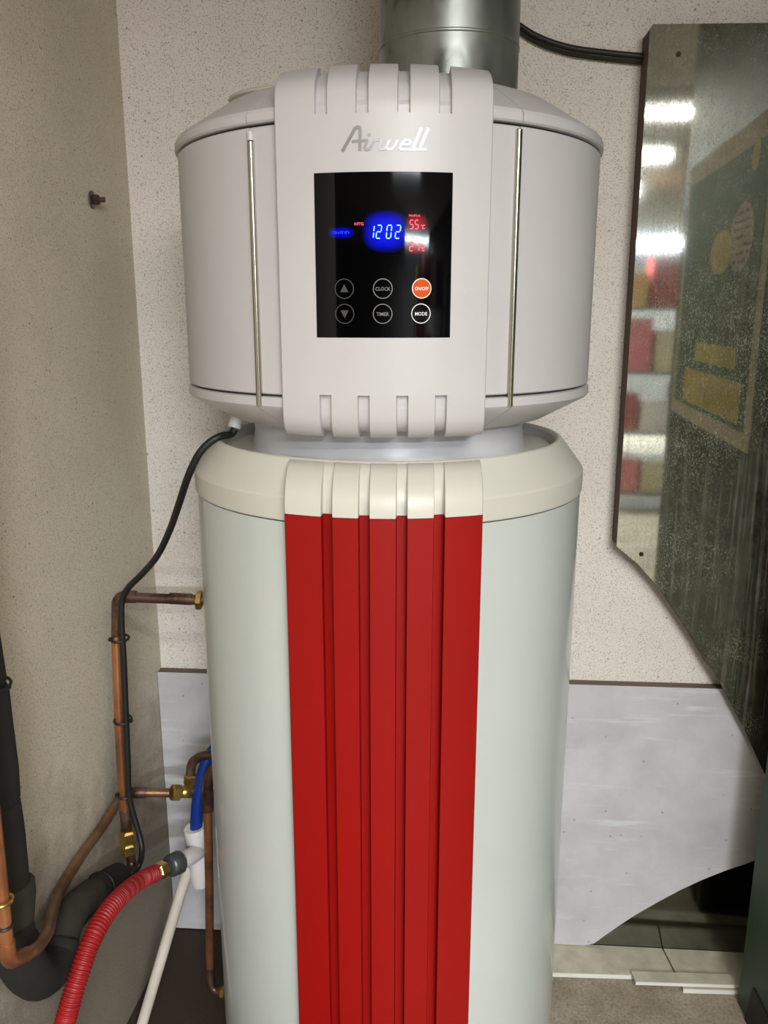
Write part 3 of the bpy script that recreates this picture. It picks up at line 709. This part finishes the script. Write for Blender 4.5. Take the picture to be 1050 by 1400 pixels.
# valve group
VY = 1.50
vg = thing('brass_valve', 'brass valve with compression nuts and blue lever beside the lower heater side', 'valve', tuple(P(255, 1083, VY)))
nut('nut', P(234, 1083.5, 1.472), P(247, 1083.5, 1.482), .0165, 'brass', vg, 8)
tube('valve_body', [P(246, 1083.5, 1.482), P(251, 1083, 1.486), P(257, 1082, 1.49), P(262, 1081, 1.494), P(272, 1081, 1.50)], [.009, .0125, .013, .009, .008], 'brass', vg)
tube('valve_body', [P(259, 1088, 1.50), P(260, 1074, 1.50), P(260, 1062, 1.50)], [.010, .011, .0105], 'brass', vg)
nut('nut', P(260, 1072, 1.50), P(260.5, 1058, 1.50), .0135, 'brass', vg)
bm = bmesh.new(); sweep(bm, smoothpath([P(260.5, 1060, 1.50), P(262, 1046, 1.50), P(268, 1038, 1.50), P(279, 1033, 1.50), P(296, 1031, 1.50)]), .0095, 14); obj('elbow', bm, 'copperdark', vg, merge=0)
reparent(vg)
bh = thing('blue_hose', 'blue plastic hose dropping into a white pipe fitting beside the heater', 'hose', tuple(P(268, 1120, 1.49)))
tube('hose', smoothpath([P(300, 1015, 1.52), P(284, 1038, 1.505), P(275, 1070, 1.495), P(270, 1100, 1.49), P(268, 1136, 1.49)]), .0125, 'blue', bh)
tube('branch', smoothpath([P(302, 1030, 1.50), P(287, 1052, 1.495), P(280, 1085, 1.49)]), .009, 'blue', bh)
reparent(bh)
# white tee
tee = thing('pipe_tee', 'white plastic tee fitting under the blue hose', 'pipe fitting', tuple(P(272, 1200, 1.50)))
tube('socket', [P(267, 1131, 1.49), P(267.5, 1133, 1.49), P(269, 1155, 1.493), P(269, 1157, 1.493)], [.0215, .0235, .0225, .020], 'pvc', tee, 24)
tube('body', [P(269, 1156, 1.495), P(270, 1158, 1.495), P(275, 1200, 1.50), P(276, 1207, 1.50)], [.019, .0215, .0215, .0205], 'pvc', tee, 24)
tube('side_branch', [P(273, 1163, 1.496), P(262, 1170, 1.45), P(246, 1178, 1.425)], .0165, 'pvc', tee, 20)
reparent(tee)
# red hose
rh = thing('red_hose', 'red corrugated hose hanging from a brass coupling down to the floor', 'hose', tuple(P(150, 1240, 1.3)))
hpth = [P(212, 1194, 1.365), P(190, 1205, 1.315), PL(163, 1228, .125), PL(142, 1254, .125), PL(124, 1288, .122), PL(109, 1330, .118), PL(96, 1372, .112), PL(85, 1415, .10), PL(74, 1470, .06)]
def resample(path, step):
    out = [path[0]]; acc = 0.0
    for a, b in zip(path, path[1:]):
        L = (b-a).length; t = step-acc
        while t <= L: out.append(a.lerp(b, t/L)); t += step
        acc = (acc+L) % step
    return out
dense = resample(smoothpath(hpth, 12), .00085)
tube('hose', dense, lambda s: .0150+.0014*max(-.8, min(.8, 1.6*math.sin(2*PI*s/.0058))), 'redhose', rh, 18)
nut('coupling', P(226, 1187, 1.385), P(214, 1193, 1.366), .0165, 'brass', rh, 6)
tube('collar', [P(214, 1193, 1.367), P(209, 1196, 1.36)], .0125, 'brass', rh)
tube('coupling', [P(247, 1177.5, 1.42), P(245, 1178.5, 1.417), P(233, 1184, 1.398), P(231, 1185, 1.395)], [.018, .0225, .0215, .017], 'greyfit', rh, 12)['label'] = 'grey knurled coupling'
tube('coupling_neck', [P(233, 1184, 1.397), P(222, 1189, 1.38)], .0125, 'greyfit', rh, 12)
reparent(rh)
# white waste pipe to the floor
wp0, wp1 = P(258, 1183, 1.50), P(186, 1428, 1.40)
tag(tube('waste_pipe', [wp0, wp0.lerp(wp1, .5), wp1], .0112, 'pvcold', n=18), 'aged white plastic pipe slanting down to the dark floor', 'pipe')
# drain copper pipe
dp = thing('copper_pipe', 'copper pipe dropping straight down beside the tank to a small bend near the floor', 'pipe', tuple(P(286, 1200, 1.46)))
tube('elbow', smoothpath([P(304, 1050, 1.455), P(290, 1056, 1.45), P(285, 1074, 1.45), P(284, 1108, 1.45)]), .0118, 'copperdark', dp)
tube('pipe_run', [P(284, 1106, 1.45), P(286, 1200, 1.452), P(287, 1318, 1.455), P(287.5, 1325, 1.455)], .0085, 'copper', dp)
tube('elbow', smoothpath([P(287.5, 1323, 1.455), P(288, 1340, 1.45), P(293, 1353, 1.445), P(306, 1357, 1.44)]), .0090, 'copperdark', dp)
nut('nut', P(303, 1356.5, 1.441), P(309, 1357.5, 1.438), .013, 'brass', dp)
reparent(dp)
# power cable
cab_pts = [P(321, 587, 1.225), P(315, 594, 1.22), P(300, 597, 1.205), P(284, 607, 1.20), P(270, 624, 1.20), P(257, 652, 1.21), P(245, 688, 1.24), P(232, 725, 1.28), P(215, 760, 1.32), P(194, 785, 1.36), P(176, 803, 1.38), P(167, 820, 1.383), P(166, 850, 1.383), P(169, 900, 1.383), P(171, 950, 1.383), P(173, 1000, 1.382), P(175, 1050, 1.381), P(176, 1085, 1.380), P(182, 1113, 1.378), P(190, 1140, 1.374), P(194, 1162, 1.365), PL(190, 1183, .085), PL(176, 1202, .078), PL(158, 1218, .062), PL(138, 1237, .06), PL(120, 1254, .06), PL(102, 1275, .06), PL(88, 1293, .06), PL(80, 1306, .06)]
tag(tube('power_cable', smoothpath(cab_pts, 5), .0056, 'rubber', n=12), 'black power cable looping from under the heater head down along the copper pipe', 'cable')
tag(tube('sensor_cable', smoothpath([hshift(p, -.004, .006, 0) for p in cab_pts[11:18]], 5), .0036, 'rubber', n=10), 'thinner black cable strapped behind the power cable on the copper pipe', 'cable')
def tie(c, ax, r, lab, head=(1, 0)):
    t = thing('cable_tie', lab, 'cable tie', tuple(c), 'black cable ties')
    ax = Vector(ax).normalized(); u = ax.cross(Vector((0, 1, 0))).normalized(); v = ax.cross(u)
    bm = bmesh.new(); sweep(bm, [Vector(c)+(u*math.cos(k*PI/12)*r[0]+v*math.sin(k*PI/12)*r[1]) for k in range(25)], .0022, 6, False); obj('band', bm, 'rubber', t, merge=0)
    bm = bmesh.new(); h = Vector(c)+u*r[0]*head[0]+Vector((0, -.004, 0)); box(bm, h.x-.004, h.y-.004, h.z-.003, h.x+.004, h.y+.004, h.z+.003, .001); obj('lock', bm, 'rubber', t)
    reparent(t)
tie(P(164, 873, 1.395), (0, 0, 1), (.0155, .0185), 'topmost black cable tie on the copper pipe, just below the elbow')
tie(P(168, 984, 1.393), (0, 0, 1), (.0150, .0185), 'middle black cable tie on the copper pipe', (-1, 0))
tie(P(172, 1085, 1.392), (0, 0, 1), (.0145, .018), 'lowest black cable tie on the copper pipe, at the pipe crossing')
tie(PL(137.5, 1214, .0485), (br[2]-br[1]), (.0275, .0275), 'black cable tie around the slanting foam insulation')
tie(PL(-21, 938, RO), (0, 0, 1), (.033, .033), 'black cable tie around the foam riser at the left edge', (-1, 0))
tie(PL(6.5, 1265, .098), (0, 0, 1), (.0105, .0105), 'black cable tie on the copper riser at the left edge')
# bolt in the left wall
b0 = PL(125, 273, 0)
bt = thing('wall_bolt', 'rusty bolt with washer sticking out of the left wall', 'bolt', tuple(b0))
nx = Vector((1, -LT*0, 0))
bm = bmesh.new(); sweep(bm, [b0, b0+nx*.003], .0155, 20); obj('washer', bm, 'greyfit', bt, merge=0, smooth=False)
nut('nut', b0+nx*.003, b0+nx*.014, .0095, 'boltm', bt)
tube('stud', [b0+nx*.012, b0+nx*.024], .0045, 'boltm', bt, 10)
reparent(bt)

# ------------------------------------------------------------------ shelf of boxes behind the camera (seen in the steel sheet)
sx, sy = 1.0, -3.2
st = thing('storage_shelf', 'grey steel shelf unit behind the camera, mirrored in the steel sheet', 'shelf', (sx+.6, sy, 0))
for a in (0, 1.2):
    for b in (-.2, .2):
        bm = bmesh.new(); box(bm, sx+a-.015, sy+b-.015, 0, sx+a+.015, sy+b+.015, 1.7); obj('post', bm, 'steelgrey', st)
LV = (.15, .6, 1.05, 1.5)
for z in LV:
    bm = bmesh.new(); box(bm, sx+.016, sy-.2, z-.02, sx+1.184, sy+.2, z, .003); obj('shelf_board', bm, 'steelgrey', st)
reparent(st)
cols = [srgb(196, 110, 120), srgb(190, 180, 150), srgb(90, 110, 160), srgb(200, 160, 90), srgb(150, 60, 60), srgb(210, 205, 200), srgb(110, 90, 130), srgb(160, 140, 110)]
cn = ['pink', 'beige', 'blue', 'ochre', 'red', 'white', 'purple', 'tan']
lv = ['bottom', 'second', 'third', 'top']
i = 0
for li, z in enumerate(LV):
    x = sx+.03
    while x < sx+1.0:
        wd = random.uniform(.2, .32); hh = random.uniform(.2, .36)
        if x+wd > sx+1.17: break
        m_ = mat('box_'+cn[i % 8], cols[i % 8], .7, var=.1); t = thing('storage_box', '%s storage box on the %s board of the shelf behind the camera' % (cn[i % 8], lv[li]), 'box', (x+wd/2, sy, z), 'boxes on the shelf')
        bm = bmesh.new(); box(bm, x, sy-.17, z+.0005, x+wd, sy+.17, z+hh, .004); obj('body', bm, m_, t)
        bm = bmesh.new(); box(bm, x-.004, sy-.174, z+hh, x+wd+.004, sy+.174, z+hh+.02, .004); obj('lid', bm, m_, t); reparent(t)
        x += wd+.03; i += 1
